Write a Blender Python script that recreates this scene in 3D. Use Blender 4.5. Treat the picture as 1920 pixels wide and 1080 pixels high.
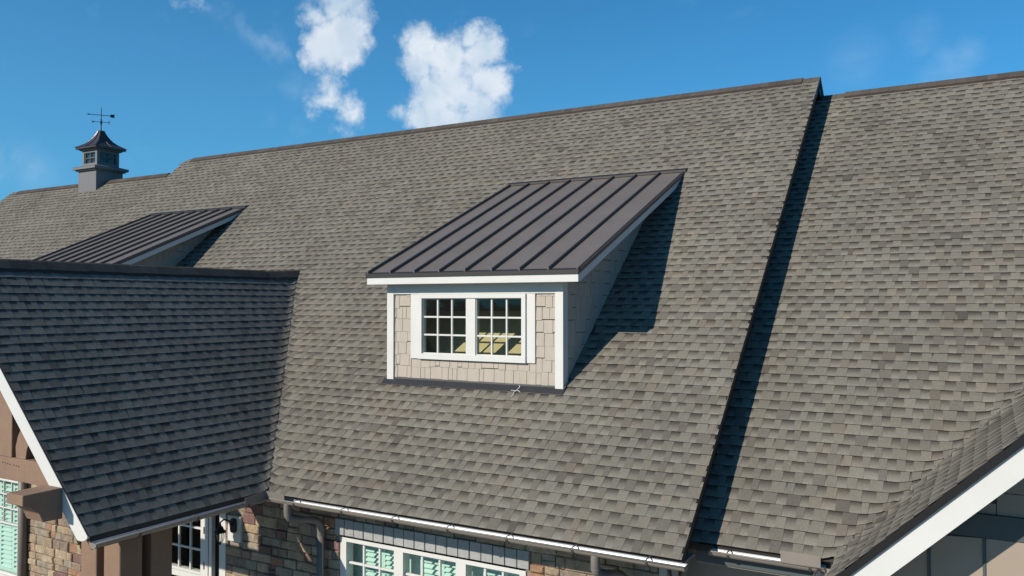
import bpy, bmesh, math, random
from mathutils import Vector, Matrix
rnd = random.Random(11)
S = bpy.context.scene
for o in list(bpy.data.objects): bpy.data.objects.remove(o)
COL = S.collection

# ------------------------------------------------------------------ camera
YAW = math.radians(30.2); PIT = math.atan(28/1550); FPX = 1550.0
F = Vector((-math.sin(YAW)*math.cos(PIT), math.cos(YAW)*math.cos(PIT), math.sin(PIT)))
RT = Vector((math.cos(YAW), math.sin(YAW), 0)); UP = RT.cross(F)
cam_d = bpy.data.cameras.new('camera'); cam = bpy.data.objects.new('camera', cam_d); COL.objects.link(cam)
cam_d.sensor_width = 36; cam_d.lens = FPX/1920*36; cam_d.clip_end = 9000; cam_d.clip_start = 0.05
cam.matrix_world = Matrix(((RT.x, UP.x, -F.x, 0), (RT.y, UP.y, -F.y, 0), (RT.z, UP.z, -F.z, 0), (0, 0, 0, 1)))
S.camera = cam
def proj(p):
    d = p.dot(F)
    if d < .1: return None
    return 960+FPX*p.dot(RT)/d, 540-FPX*p.dot(UP)/d
def pray(x, y):
    return (F + RT*((x-960)/FPX) - UP*((y-540)/FPX)).normalized()

# ------------------------------------------------------------------ light
S.view_settings.view_transform = 'Standard'; S.view_settings.look = 'None'
S.view_settings.exposure = 0.17; S.view_settings.gamma = 1.0; S.view_settings.use_curve_mapping = False
L = Vector((-.372, -.787, .492)).normalized()
sun_d = bpy.data.lights.new('sun', 'SUN'); sun_d.energy = 4.9; sun_d.angle = math.radians(.5); sun_d.color = (1, .91, .78)
sun = bpy.data.objects.new('sun', sun_d); COL.objects.link(sun); sun.rotation_euler = L.to_track_quat('Z', 'Y').to_euler()
SKY = 0.054
W = bpy.data.worlds.new('World'); S.world = W; W.use_nodes = True
nt = W.node_tree; nt.nodes.clear()
def N(t, **k):
    n = nt.nodes.new(t)
    for a, b in k.items(): setattr(n, a, b)
    return n
def lk(a, b): nt.links.new(a, b)
def mth(op, a, b=None, c=None, clamp=False):
    n = N('ShaderNodeMath', operation=op, use_clamp=clamp)
    for i, v in enumerate((a, b, c)):
        if v is None: continue
        if hasattr(v, 'links'): lk(v, n.inputs[i])
        else: n.inputs[i].default_value = v
    return n.outputs[0]
def vmt(op, a, b=None, scale=None):
    n = N('ShaderNodeVectorMath', operation=op)
    for i, v in enumerate((a, b)):
        if v is None: continue
        if hasattr(v, 'links'): lk(v, n.inputs[i])
        else: n.inputs[i].default_value = v
    if scale is not None:
        if hasattr(scale, 'links'): lk(scale, n.inputs['Scale'])
        else: n.inputs['Scale'].default_value = scale
    return n
def smooth(v, a, b):
    n = N('ShaderNodeMapRange', interpolation_type='SMOOTHSTEP'); lk(v, n.inputs[0])
    n.inputs[1].default_value = a; n.inputs[2].default_value = b; return n.outputs[0]
def nz(vec, scale, detail=6, rough=.55):
    n = N('ShaderNodeTexNoise'); lk(vec, n.inputs['Vector']); n.inputs['Scale'].default_value = scale
    n.inputs['Detail'].default_value = detail; n.inputs['Roughness'].default_value = rough; return n
def mixc(f, a, b, blend='MIX'):
    n = N('ShaderNodeMix', data_type='RGBA', blend_type=blend)
    if hasattr(f, 'links'): lk(f, n.inputs[0])
    else: n.inputs[0].default_value = f
    for i, v in ((6, a), (7, b)):
        if hasattr(v, 'links'): lk(v, n.inputs[i])
        else: n.inputs[i].default_value = (*v, 1)
    return n.outputs[2]
sky = N('ShaderNodeTexSky', sky_type='NISHITA', sun_disc=False)
sky.sun_elevation = math.asin(L.z); sky.sun_rotation = math.atan2(L.x, L.y) % (2*math.pi)
sky.altitude = 100; sky.air_density = 1.0; sky.dust_density = 0.3; sky.ozone_density = 3.5
tc = N('ShaderNodeTexCoord'); D = tc.outputs['Generated']
gam = N('ShaderNodeGamma'); lk(sky.outputs[0], gam.inputs[0]); gam.inputs[1].default_value = .85
skyc = mixc(1.0, gam.outputs[0], (.54, 1.84, 2.58), 'MULTIPLY')
sxyz = N('ShaderNodeSeparateXYZ'); lk(D, sxyz.inputs[0])
haze_f = mth('MULTIPLY', smooth(mth('ADD', sxyz.outputs[2], mth('MULTIPLY', sxyz.outputs[0], .16)), .42, -.22), .55)
skyc = mixc(haze_f, skyc, tuple(c/SKY for c in (.135, .40, .68)))
# cumulus clouds: clusters of puffs at fixed directions, ragged by noise
w1 = nz(D, 9, 5, .6); w2 = nz(D, 34, 5, .6)
off1 = vmt('SUBTRACT', w1.outputs['Color'], (.5, .5, .5)); off2 = vmt('SUBTRACT', w2.outputs['Color'], (.5, .5, .5))
dw = vmt('ADD', D, vmt('SCALE', off1.outputs[0], scale=.045).outputs[0])
dw = vmt('ADD', dw.outputs[0], vmt('SCALE', off2.outputs[0], scale=.026).outputs[0]).outputs[0]
puffs = [(630, 5, 62, 1), (648, 60, 66, 1), (610, 85, 50, 1), (655, 95, 42, .9), (590, 30, 38, .8), (618, 184, 50, .72), (596, 166, 28, .55), (643, 208, 50, .7), (650, 188, 32, .6),
         (800, 95, 52, 1), (850, 115, 66, 1), (905, 105, 52, 1), (885, 75, 30, .9), (790, 125, 42, 1), (815, 195, 66, 1), (860, 175, 70, 1), (925, 160, 52, 1), (900, 215, 60, 1), (780, 220, 40, .9), (840, 240, 80, 1), (745, 212, 24, .55), (372, 6, 36, .62), (330, 2, 24, .45), (398, 18, 24, .4)]
fld = None
for px, py, r, st in puffs:
    a = pray(px, py); rr = r/FPX*1.26
    dd = vmt('DISTANCE', dw, tuple(a)).outputs['Value']
    m = N('ShaderNodeMapRange'); lk(dd, m.inputs[0]); m.inputs[1].default_value = rr; m.inputs[2].default_value = rr*.12; m.inputs[3].default_value = 0; m.inputs[4].default_value = st
    fld = m.outputs[0] if fld is None else mth('MAXIMUM', fld, m.outputs[0])
fine = nz(D, 55, 7, .62).outputs['Fac']; mid = nz(D, 21, 6, .6).outputs['Fac']
fldn = mth('ADD', fld, mth('MULTIPLY', mth('SUBTRACT', fine, .5), .8)); fldn = mth('ADD', fldn, mth('MULTIPLY', mth('SUBTRACT', mid, .5), 1.1))
# scattered clouds over the rest of the sky, the same kind
gen = smooth(nz(vmt('MULTIPLY', D, (1, 1, 2.2)).outputs[0], 3.1, 8, .6).outputs['Fac'], .66, .8)
near = smooth(fld, 0.0, .22)
dens = smooth(mth('MULTIPLY', fldn, near), .2, .86)
dens = mth('MULTIPLY', dens, mth('ADD', mth('MULTIPLY', smooth(nz(D, 11, 3, .5).outputs['Fac'], .35, .6), .22), .76))
behind = smooth(vmt('DOT_PRODUCT', D, tuple(F)).outputs['Value'], .72, .55)
dens = mth('MAXIMUM', dens, mth('MULTIPLY', gen, behind))
lit = nz(vmt('ADD', dw, (.012, .004, -.012)).outputs[0], 17, 5, .5).outputs['Fac']; lit0 = nz(dw, 17, 5, .5).outputs['Fac']
relief = mth('ADD', mth('MULTIPLY', mth('SUBTRACT', lit0, lit), 4.5), .55)
soft = nz(D, 8, 2, .5).outputs['Fac']
shade = mth('ADD', mth('MULTIPLY', relief, .45), mth('MULTIPLY', smooth(soft, .4, .62), .62), clamp=True)
k = .92/SKY
ccol = mixc(shade, tuple(c*k for c in (.47, .62, .77)), tuple(c*k for c in (.84, .885, .93)))
# thin high streaks
sv = vmt('MULTIPLY', vmt('ADD', D, vmt('SCALE', off1.outputs[0], scale=.05).outputs[0]).outputs[0], (1, 1, 1))
mp = N('ShaderNodeMapping'); mp.inputs['Rotation'].default_value = (0.1, .5, .35); mp.inputs['Scale'].default_value = (2.2, 14, 9); lk(D, mp.inputs[0])
st = nz(mp.outputs[0], 1.7, 8, .62).outputs['Fac']
streak = mth('MULTIPLY', smooth(st, .56, .82), .1)
def wisp(px, py, r, s):
    return mth('MULTIPLY', smooth(vmt('DISTANCE', dw, tuple(pray(px, py))).outputs['Value'], r/FPX, 0), s)
ws = None
for a in [(440, 50, 30, .2), (462, 64, 28, .22), (484, 78, 28, .24), (506, 90, 26, .22), (528, 101, 24, .2), (415, 36, 28, .18), (390, 24, 26, .15), (1780, 118, 50, .2), (1745, 135, 45, .12), (1810, 100, 40, .2), (1600, 105, 70, .1), (15, 300, 70, .22), (60, 318, 70, .15), (560, 150, 40, .2), (1720, 60, 50, .12)]:
    v = wisp(*a); ws = v if ws is None else mth('MAXIMUM', ws, v)
ws = mth('MULTIPLY', ws, mth('MULTIPLY', smooth(st, .3, .72), 1.15))
streak = mth('MAXIMUM', streak, ws)
c1 = mixc(streak, skyc, tuple(c*k for c in (.62, .78, .95)))
c2 = mixc(dens, c1, ccol)
bg = N('ShaderNodeBackground'); bg.inputs[1].default_value = SKY; lk(c2, bg.inputs[0])
wo = N('ShaderNodeOutputWorld'); lk(bg.outputs[0], wo.inputs[0])

# ------------------------------------------------------------------ materials
def mat(name, col, rough=.7, metal=0.0, var=.0, vscale=3, fine=0.0, fscale=80, bump=0.0, bscale=60, col2=None, spec=.4, streak=None):
    m = bpy.data.materials.new(name); m.use_nodes = True; t = m.node_tree; b = t.nodes['Principled BSDF']
    b.inputs['Roughness'].default_value = rough; b.inputs['Metallic'].default_value = metal
    b.inputs['Specular IOR Level'].default_value = spec
    b.inputs['Base Color'].default_value = (*col, 1)
    tcn = t.nodes.new('ShaderNodeTexCoord'); src = tcn.outputs['Object']
    geo = t.nodes.new('ShaderNodeNewGeometry'); src = geo.outputs['Position']
    if streak:
        mpn = t.nodes.new('ShaderNodeMapping'); mpn.inputs['Scale'].default_value = streak; t.links.new(src, mpn.inputs[0]); src2 = mpn.outputs[0]
    else: src2 = src
    cur = None
    def noise(s, sc, d=5):
        n = t.nodes.new('ShaderNodeTexNoise'); t.links.new(s, n.inputs['Vector']); n.inputs['Scale'].default_value = sc; n.inputs['Detail'].default_value = d; return n.outputs['Fac']
    def mx(f, a, bb):
        n = t.nodes.new('ShaderNodeMix'); n.data_type = 'RGBA'; t.links.new(f, n.inputs[0])
        for i, v in ((6, a), (7, bb)):
            if hasattr(v, 'links'): t.links.new(v, n.inputs[i])
            else: n.inputs[i].default_value = (*v, 1)
        return n.outputs[2]
    if var:
        r = t.nodes.new('ShaderNodeMapRange'); t.links.new(noise(src2, vscale), r.inputs[0]); r.inputs[1].default_value = .3; r.inputs[2].default_value = .7
        c2_ = col2 if col2 else tuple(c*(1-var) for c in col)
        cur = mx(r.outputs[0], col, c2_)
    if fine:
        r = t.nodes.new('ShaderNodeMapRange'); t.links.new(noise(src2, fscale, 3), r.inputs[0]); r.inputs[1].default_value = .3; r.inputs[2].default_value = .7
        r.inputs[3].default_value = 1-fine; r.inputs[4].default_value = 1+fine*.6
        n = t.nodes.new('ShaderNodeMix'); n.data_type = 'RGBA'; n.blend_type = 'MULTIPLY'; n.inputs[0].default_value = 1
        if cur is not None: t.links.new(cur, n.inputs[6])
        else: n.inputs[6].default_value = (*col, 1)
        t.links.new(r.outputs[0], n.inputs[7]); cur = n.outputs[2]
    if cur is not None: t.links.new(cur, b.inputs['Base Color'])
    if bump:
        bn = t.nodes.new('ShaderNodeBump'); bn.inputs['Strength'].default_value = bump; bn.inputs['Distance'].default_value = .01
        t.links.new(noise(src2, bscale, 6), bn.inputs['Height']); t.links.new(bn.outputs[0], b.inputs['Normal'])
    return m
def shingle_mat():
    m = bpy.data.materials.new('shingle_granules'); m.use_nodes = True; t = m.node_tree; b = t.nodes['Principled BSDF']
    b.inputs['Roughness'].default_value = .95; b.inputs['Specular IOR Level'].default_value = .15
    at = t.nodes.new('ShaderNodeAttribute'); at.attribute_name = 'tone'; sp = t.nodes.new('ShaderNodeSeparateColor'); t.links.new(at.outputs['Color'], sp.inputs[0])
    geo = t.nodes.new('ShaderNodeNewGeometry')
    def noise(sc, d=4, r=.6):
        n = t.nodes.new('ShaderNodeTexNoise'); t.links.new(geo.outputs['Position'], n.inputs['Vector']); n.inputs['Scale'].default_value = sc; n.inputs['Detail'].default_value = d; n.inputs['Roughness'].default_value = r; return n.outputs['Fac']
    cr = t.nodes.new('ShaderNodeValToRGB'); e = cr.color_ramp.elements
    e[0].position = 0; e[0].color = (0.0757, 0.0669, 0.0587, 1); e[1].position = 1; e[1].color = (0.1976, 0.1848, 0.1549, 1)
    x = e.new(.3); x.color = (0.1086, 0.0986, 0.0846, 1); x = e.new(.62); x.color = (0.1531, 0.1426, 0.1193, 1)
    t.links.new(sp.outputs[0], cr.inputs[0])
    def mul(a, v, f=1.0):
        n = t.nodes.new('ShaderNodeMix'); n.data_type = 'RGBA'; n.blend_type = 'MULTIPLY'
        if hasattr(f, 'links'): t.links.new(f, n.inputs[0])
        else: n.inputs[0].default_value = f
        t.links.new(a, n.inputs[6])
        if hasattr(v, 'links'): t.links.new(v, n.inputs[7])
        else: n.inputs[7].default_value = (*v, 1)
        return n.outputs[2]
    def rng(v, lo, hi, a=.3, c=.7):
        r = t.nodes.new('ShaderNodeMapRange'); t.links.new(v, r.inputs[0]); r.inputs[1].default_value = a; r.inputs[2].default_value = c; r.inputs[3].default_value = lo; r.inputs[4].default_value = hi; return r.outputs[0]
    c = mul(cr.outputs[0], rng(noise(210, 2), .80, 1.40))
    c = mul(c, rng(noise(38, 4), .9, 1.08))
    c = mul(c, rng(noise(1.1, 4), .9, 1.07)); c = mul(c, rng(noise(.23, 5), .9, 1.08))
    c = mul(c, (1.06, .97, .93), rng(sp.outputs[2], 0, 1, 0, 1))
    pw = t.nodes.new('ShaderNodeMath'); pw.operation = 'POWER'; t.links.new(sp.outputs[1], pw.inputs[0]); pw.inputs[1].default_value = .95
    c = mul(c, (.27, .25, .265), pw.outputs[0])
    t.links.new(c, b.inputs['Base Color'])
    bn = t.nodes.new('ShaderNodeBump'); bn.inputs['Strength'].default_value = .5; bn.inputs['Distance'].default_value = .004
    t.links.new(noise(160, 3), bn.inputs['Height']); t.links.new(bn.outputs[0], b.inputs['Normal'])
    return m
M_SH = shingle_mat()
M_EDGE = mat('asphalt_cut_edge', (.03, .027, .025), .95, spec=.1)
M_DECK = mat('roof_deck', (.05, .045, .04), .9)
M_VENT = mat('ridge_vent_plastic', (.035, .023, .02), .8)
M_DRIP = mat('bronze_drip_edge', (.022, .019, .018), .5)
M_METAL = mat('standing_seam_bronze', (.150, .126, .106), .42, .0, var=.14, vscale=1.6, spec=.55, fine=.05, fscale=14, bump=.25, bscale=2.2)
M_SEAM = mat('seam_metal_shaded', (.085, .072, .066), .5, spec=.5)  # same metal as the panels, the ribs' shaded side put into a darker colour
M_WHITE = mat('white_painted_trim', (.58, .575, .555), .5, var=.06, vscale=2.5, bump=.05, bscale=25)
M_SHAKE = mat('beige_shake', (.40, .352, .30), .75, var=.08, vscale=6, fine=.06, fscale=30, bump=.25, bscale=26, streak=(1, 1, .25))
M_SHAKEGAP = mat('shake_backing', (.07, .058, .048), .9)
M_FLASH = mat('black_flashing', (.022, .023, .028), .5, var=.2, vscale=8)
M_PLY = mat('plywood_sheathing', (.50, .36, .19), .8, var=.3, vscale=3, streak=(1, .3, 1), col2=(.57, .43, .25))
M_DARK = mat('interior_shade', (.03, .03, .03), .95)  # near black, puts the shade of interiors into the colour
M_GUT = mat('gutter_painted_aluminium', (.21, .185, .16), .42, var=.1, vscale=4, spec=.5)
M_GUTIN = mat('gutter_inside_bare', (.48, .49, .50), .5, .55)
M_GUTIN2 = mat('gutter_inside_smooth', (.40, .43, .46), .45, .6)
M_BRK = mat('gutter_bracket', (.06, .055, .05), .5)
M_DOWN = mat('downspout_paint', (.155, .142, .13), .5, var=.1, vscale=5)
M_CUP = mat('cupola_grey', (.15, .148, .155), .6, var=.08, vscale=5)
M_CUPR = mat('cupola_bronze_roof', (.10, .075, .065), .33, .55, var=.25, vscale=5)
M_IRON = mat('black_iron', (.012, .011, .012), .45, .2)
M_TIM = mat('brown_timber', (.235, .148, .10), .75, var=.15, vscale=3, fine=.06, fscale=22, bump=.12, bscale=18, streak=(1, 1, 1))
M_TIMD = mat('timber_weathered_top', (.3, .2, .15), .85, var=.35, vscale=9, bump=.3, bscale=18)
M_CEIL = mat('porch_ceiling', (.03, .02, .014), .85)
M_MORT = mat('mortar', (.24, .20, .165), .95, bump=.4, bscale=50)
STC0 = [(.40, .29, .18), (.46, .335, .20), (.33, .24, .165), (.50, .38, .245), (.42, .22, .12), (.25, .13, .115), (.29, .215, .16), (.36, .30, .22)]
STC = [tuple(.9*(v*.82+.18*sum(c)/3) for v in c) for c in STC0]
M_ST = [mat('stone_%s' % n, c, .9, var=.5, vscale=13, fine=.3, fscale=70, bump=.8, bscale=28, col2=tuple(x*.62 for x in c)) for n, c in zip(('buff', 'tan', 'brown', 'cream', 'orange', 'maroon', 'umber', 'grey'), STC)]
M_SOLD = mat('bluestone', (.34, .345, .345), .85, var=.2, vscale=5, fine=.15, fscale=40, bump=.4, bscale=25)
M_SLAT = mat('mint_shutter', (.46, .60, .56), .6)
M_GREY = mat('grey_siding', (.27, .235, .20), .75, var=.08, vscale=3)
M_BEIGE = mat('beige_panel', (.31, .255, .205), .75, var=.08, vscale=2)
M_FRZ = mat('dark_green_grey_band', (.06, .075, .08), .6)
M_SOFF = mat('soffit_paint', (.36, .34, .31), .8)
M_CONC = mat('patio_concrete', (.38, .36, .33), .9, var=.25, vscale=.6, fine=.15, fscale=30)
M_GRASS = mat('lawn_grass', (.045, .085, .02), .95, var=.5, vscale=.5, fine=.4, fscale=25)
M_FLOOR = mat('interior_floor', (.3, .25, .2), .7)
def glass(name, tint, rough=.0, refl=1.0):
    m = bpy.data.materials.new(name); m.use_nodes = True; t = m.node_tree; t.nodes.clear()
    o = t.nodes.new('ShaderNodeOutputMaterial'); mx = t.nodes.new('ShaderNodeMixShader'); tr = t.nodes.new('ShaderNodeBsdfTransparent'); gl = t.nodes.new('ShaderNodeBsdfGlossy'); fr = t.nodes.new('ShaderNodeFresnel')
    fr.inputs[0].default_value = 1.5; ge = t.nodes.new('ShaderNodeNewGeometry'); mm = t.nodes.new('ShaderNodeMath'); mm.operation = 'MULTIPLY'; iv = t.nodes.new('ShaderNodeMath'); iv.operation = 'SUBTRACT'; iv.inputs[0].default_value = 1; gl.inputs['Roughness'].default_value = rough; tr.inputs[0].default_value = (*tint, 1); gl.inputs[0].default_value = (refl, refl, refl, 1)
    t.links.new(ge.outputs['Backfacing'], iv.inputs[1]); t.links.new(fr.outputs[0], mm.inputs[0]); t.links.new(iv.outputs[0], mm.inputs[1]); t.links.new(mm.outputs[0], mx.inputs[0]); t.links.new(tr.outputs[0], mx.inputs[1]); t.links.new(gl.outputs[0], mx.inputs[2]); t.links.new(mx.outputs[0], o.inputs[0])
    return m
M_GLASS = glass('window_glass', (.9, .95, .93)); M_GLASSG = glass('green_tinted_glass', (.94, .985, .965), .02)
M_LAMPG = glass('lantern_glass', (.85, .85, .8), .1)

# ------------------------------------------------------------------ mesh builder
class MB:
    def __init__(s): s.v = []; s.f = []; s.m = []; s.c = []; s.usec = False
    def face(s, pts, m=0, cols=None):
        i = len(s.v); s.v += [tuple(p) for p in pts]; s.f.append(tuple(range(i, i+len(pts)))); s.m.append(m)
        s.c += cols if cols else [(0.5, 0, 0, 1)]*len(pts)
        return s
    def hull(s, a, b, m=0):                       # two matching loops -> closed prism
        n = len(a); i = len(s.v); s.v += [tuple(p) for p in a]+[tuple(p) for p in b]; s.c += [(0.5, 0, 0, 1)]*(2*n)
        s.f.append(tuple(range(i, i+n))[::-1]); s.f.append(tuple(range(i+n, i+2*n))); s.m += [m, m]
        for k in range(n):
            k2 = (k+1) % n; s.f.append((i+k, i+k2, i+n+k2, i+n+k)); s.m.append(m)
        return s
    def box(s, x0, x1, y0, y1, z0, z1, m=0):
        return s.hull([(x0, y0, z0), (x1, y0, z0), (x1, y1, z0), (x0, y1, z0)], [(x0, y0, z1), (x1, y0, z1), (x1, y1, z1), (x0, y1, z1)], m)
    def prism(s, pts, vec, m=0):
        v = Vector(vec); return s.hull([Vector(p) for p in pts], [Vector(p)+v for p in pts], m)
    def tube(s, path, r, seg=12, m=0, cap=True):
        P = [Vector(p) for p in path]; rs = r if isinstance(r, (list, tuple)) else [r]*len(P); rings = []; ref = None
        for i, p in enumerate(P):
            d = ((P[i+1]-p) if i == 0 else (p-P[i-1]) if i == len(P)-1 else (P[i+1]-P[i]).normalized()+(p-P[i-1]).normalized()).normalized()
            if ref is None: ref = Vector((0, 0, 1)) if abs(d.z) < .9 else Vector((1, 0, 0))
            a = d.cross(ref).normalized(); b = a.cross(d).normalized(); ref = b
            base = len(s.v)
            for q in range(seg):
                t = 2*math.pi*q/seg; s.v.append(tuple(p+(a*math.cos(t)+b*math.sin(t))*rs[i])); s.c.append((.5, 0, 0, 1))
            rings.append(base)
        for i in range(len(P)-1):
            for q in range(seg):
                q2 = (q+1) % seg; s.f.append((rings[i]+q, rings[i]+q2, rings[i+1]+q2, rings[i+1]+q)); s.m.append(m)
        if cap:
            s.f.append(tuple(rings[0]+q for q in range(seg))[::-1]); s.f.append(tuple(rings[-1]+q for q in range(seg))); s.m += [m, m]
        return s
    def build(s, name, mats, parent=None, smooth=False, bevel=0, kind=None, label=None, color=False):
        me = bpy.data.meshes.new(name); me.from_pydata(s.v, [], s.f)
        for q in (mats if isinstance(mats, (list, tuple)) else [mats]): me.materials.append(q)
        if len(me.materials) > 1: me.polygons.foreach_set('material_index', s.m)
        if color:
            a = me.color_attributes.new('tone', 'FLOAT_COLOR', 'POINT'); a.data.foreach_set('color', [x for c in s.c for x in c])
        if smooth: me.polygons.foreach_set('use_smooth', [True]*len(me.polygons))
        me.update()
        bm = bmesh.new(); bm.from_mesh(me)
        if not color: bmesh.ops.recalc_face_normals(bm, faces=bm.faces)
        if bevel: bmesh.ops.bevel(bm, geom=bm.edges[:], offset=bevel, segments=1, affect='EDGES', clamp_overlap=True)
        bm.to_mesh(me); bm.free()
        o = bpy.data.objects.new(name, me); COL.objects.link(o)
        if parent is not None: o.parent = parent
        if kind: o['kind'] = kind
        if label: o['label'] = label
        return o
def empty(name, parent=None, loc=(0, 0, 0), label=None):
    o = bpy.data.objects.new(name, None); COL.objects.link(o); o.location = loc; o.empty_display_size = .2
    if parent is not None: o.parent = parent
    if label: o['label'] = label
    return o
def thing(name, label, cat, group=None, loc=(0, 0, 0)):
    o = empty(name, loc=loc, label=label); o['category'] = cat
    if group: o['group'] = group
    return o
def box(name, m, parent, x0, x1, y0, y1, z0, z1, bevel=.003, **k):
    return MB().box(x0, x1, y0, y1, z0, z1).build(name, m, parent, bevel=bevel, **k)

# ------------------------------------------------------------------ measures
GZ = -5.75
T = .85
def zmain(y): return -2.43+T*(y-7.61)
def zwing(y): return zmain(y)-.5
def zporch(x): return .54-abs(x+11.0)                      # front gable on the left, ridge along Y
RX, RK = 2.2, .955
def zgab(x): return -2.40+RK*(3.48-abs(x-RX))              # front gable on the right
RIDGE_Y, RIDGE_Z = 15.10, zmain(15.10)
LOW_Y = 14.56
RWY = 15.36
def lifter(other, own, ok=lambda x, y: True, LIFT=.22):
    def f(p):
        if not ok(p.x, p.y): return 0
        d = abs(other(p)-own(p))
        return LIFT/4*max(0, 1-d/LIFT)**2
    return f

# ------------------------------------------------------------------ setting
ground = MB().face([(-3000, -3000, GZ-.004), (3000, -3000, GZ-.004), (3000, 3000, GZ-.004), (-3000, 3000, GZ-.004)]).build('ground', M_GRASS, kind='structure')
patio = MB().box(-24, 8, -1.5, 12, GZ-.1, GZ+.06).build('patio', M_CONC, kind='structure')

house = thing('house', 'large house with grey-brown shingle roof, stone walls and shed dormers', 'house', loc=(-8, 10, GZ))
IH = Matrix.Translation((8, -10, -GZ))
# parts are modelled in world coordinates; a part of the house cancels the offset of the Empty at its base
def part(name, label=None):
    o = empty(name, house, label=label); o.matrix_parent_inverse = IH; return o
def hb(o):
    o.matrix_parent_inverse = IH; return o

# ------------------------------------------------------------------ shingles
EXP = .1429
CELLS = []       # (area, roof, tris) candidates
def shingle_slope(roof, O, U, H, t, width, run, keep, lift, nrows=None, seedo=0, uphill_extra=0):
    r = random.Random(100+seedo)
    O = Vector(O); U = Vector(U); H = Vector(H)
    V = (H+Vector((0, 0, t))).normalized(); Nn = U.cross(V).normalized()
    length = run*math.sqrt(1+t*t); rows = int(length/EXP)+1
    hb_, ht = .0075, (.0018 if roof == 'porch' else .003)
    def P(u, v, h):
        p = O+U*u+V*v+Nn*h; p.z += lift(p); return p
    for k in range(rows):
        v0 = k*EXP-.01; v1 = min(v0+EXP, length)
        if v1-v0 < .02: continue
        u = -r.random()*.25; wob = r.random()*6.28
        rowtone = r.uniform(-.04, .04)
        while u < width:
            tw = r.choice((.072, .088, .10, .115, .135))*r.uniform(.92, 1.08); gw = r.choice((.078, .09, .102, .118, .132))*r.uniform(.92, 1.08)
            if r.random() < .06: gw = .02
            a0, a1, g1 = u, u+tw, u+tw+gw; u = g1
            c0, c1, c2_ = (min(max(q, 0), width) for q in (a0, a1, g1))
            if c2_-c0 < .004: continue
            pc = O+U*((c0+c2_)/2)+V*((v0+v1)/2)
            if not keep(pc): continue
            jit = r.uniform(-.002, .002)+.0015*math.sin(c0*1.7+wob); va = v0+jit
            sl0, sl1 = r.uniform(-.004, .006), r.uniform(-.004, .006)
            tone = min(1, max(0, r.gauss(.58, .10)+rowtone-(.24 if r.random() < .11 else 0))); tg = min(1, max(0, r.gauss(.60, .09)+rowtone)); red = r.random()**7*.8
            mb = MB()
            nn = 4 if any(lift(O+U*q+V*w_) > 0 for q in (c0, (c0+c2_)/2, c2_) for w_ in (v0, v1)) else 1
            def lay(b0, b1, t0, t1, va_, vb_, ha_, hb2, mi, ca, cb_):
                for q in range(nn):
                    f0, f1 = q/nn, (q+1)/nn
                    mb.face([P(b0+(b1-b0)*f0, va_, ha_), P(b0+(b1-b0)*f1, va_, ha_), P(t0+(t1-t0)*f1, vb_, hb2), P(t0+(t1-t0)*f0, vb_, hb2)], mi, [ca, ca, cb_, cb_])
            if c1-c0 > .004:
                s0 = sl0 if c0 > 0 and c0 == a0 else 0; s1 = sl1 if c1 < width else 0
                A, B, Cc, Dd = P(c0+s0, va, hb_+ht), P(c1-s1, va, hb_+ht), P(c1, v1, ht), P(c0, v1, ht)
                a, b, c, d = P(c0+s0, va, -.001), P(c1-s1, va, -.001), P(c1, v1, -.001), P(c0, v1, -.001)
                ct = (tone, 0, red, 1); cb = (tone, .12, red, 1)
                lay(c0+s0, c1-s1, c0, c1, va, v1, hb_+ht, ht, 0, ct, cb); lay(c0+s0, c1-s1, c0+s0, c1-s1, va, va, -.001, hb_+ht, 1, ct, ct)
                mb.face([d, a, A, Dd], 1); mb.face([b, c, Cc, B], 1)
            if c2_-c1 > .004:
                bt = r.uniform(.8, 1.0); vm = va+(v1-va)*r.uniform(.42, .58); rr_ = .006 if c2_ < width else 0
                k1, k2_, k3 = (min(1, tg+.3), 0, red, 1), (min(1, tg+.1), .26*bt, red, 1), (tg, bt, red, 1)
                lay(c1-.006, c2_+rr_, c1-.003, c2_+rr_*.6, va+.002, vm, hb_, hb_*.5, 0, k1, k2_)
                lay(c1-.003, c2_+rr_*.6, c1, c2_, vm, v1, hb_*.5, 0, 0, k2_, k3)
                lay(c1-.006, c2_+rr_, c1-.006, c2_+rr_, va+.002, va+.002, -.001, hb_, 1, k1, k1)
            # size in the picture
            pr = [proj(O+U*uu+V*vv) for uu, vv in ((c0, v0), (c2_, v0), (c2_, v1), (c0, v1))]
            area = 0
            if all(pr) and all(-5 < q[0] < 1925 and 0 < q[1] < 1085 for q in pr) and (pc-Vector((0, 0, 0))).dot(Nn) < 0:
                area = abs(sum(pr[i][0]*pr[(i+1) % 4][1]-pr[(i+1) % 4][0]*pr[i][1] for i in range(4)))/2
            CELLS.append((area, roof, mb))
def merge(a, b):
    i = len(a.v); a.v += b.v; a.c += b.c; a.m += b.m; a.f += [tuple(q+i for q in f) for f in b.f]
def deck(roof_parent, O, U, H, t, width, run, thick=.11, name='roof_deck', m=None, clip=None):
    O = Vector(O); U = Vector(U); V = Vector(H)+Vector((0, 0, t)); V = V*run
    n = U.cross(V).normalized(); o = O-n*.006
    pts = clip if clip else [o, o+U*width, o+U*width+V, o+V]
    return MB().prism(pts, (0, 0, -thick)).build(name, m or M_DECK, roof_parent)

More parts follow.
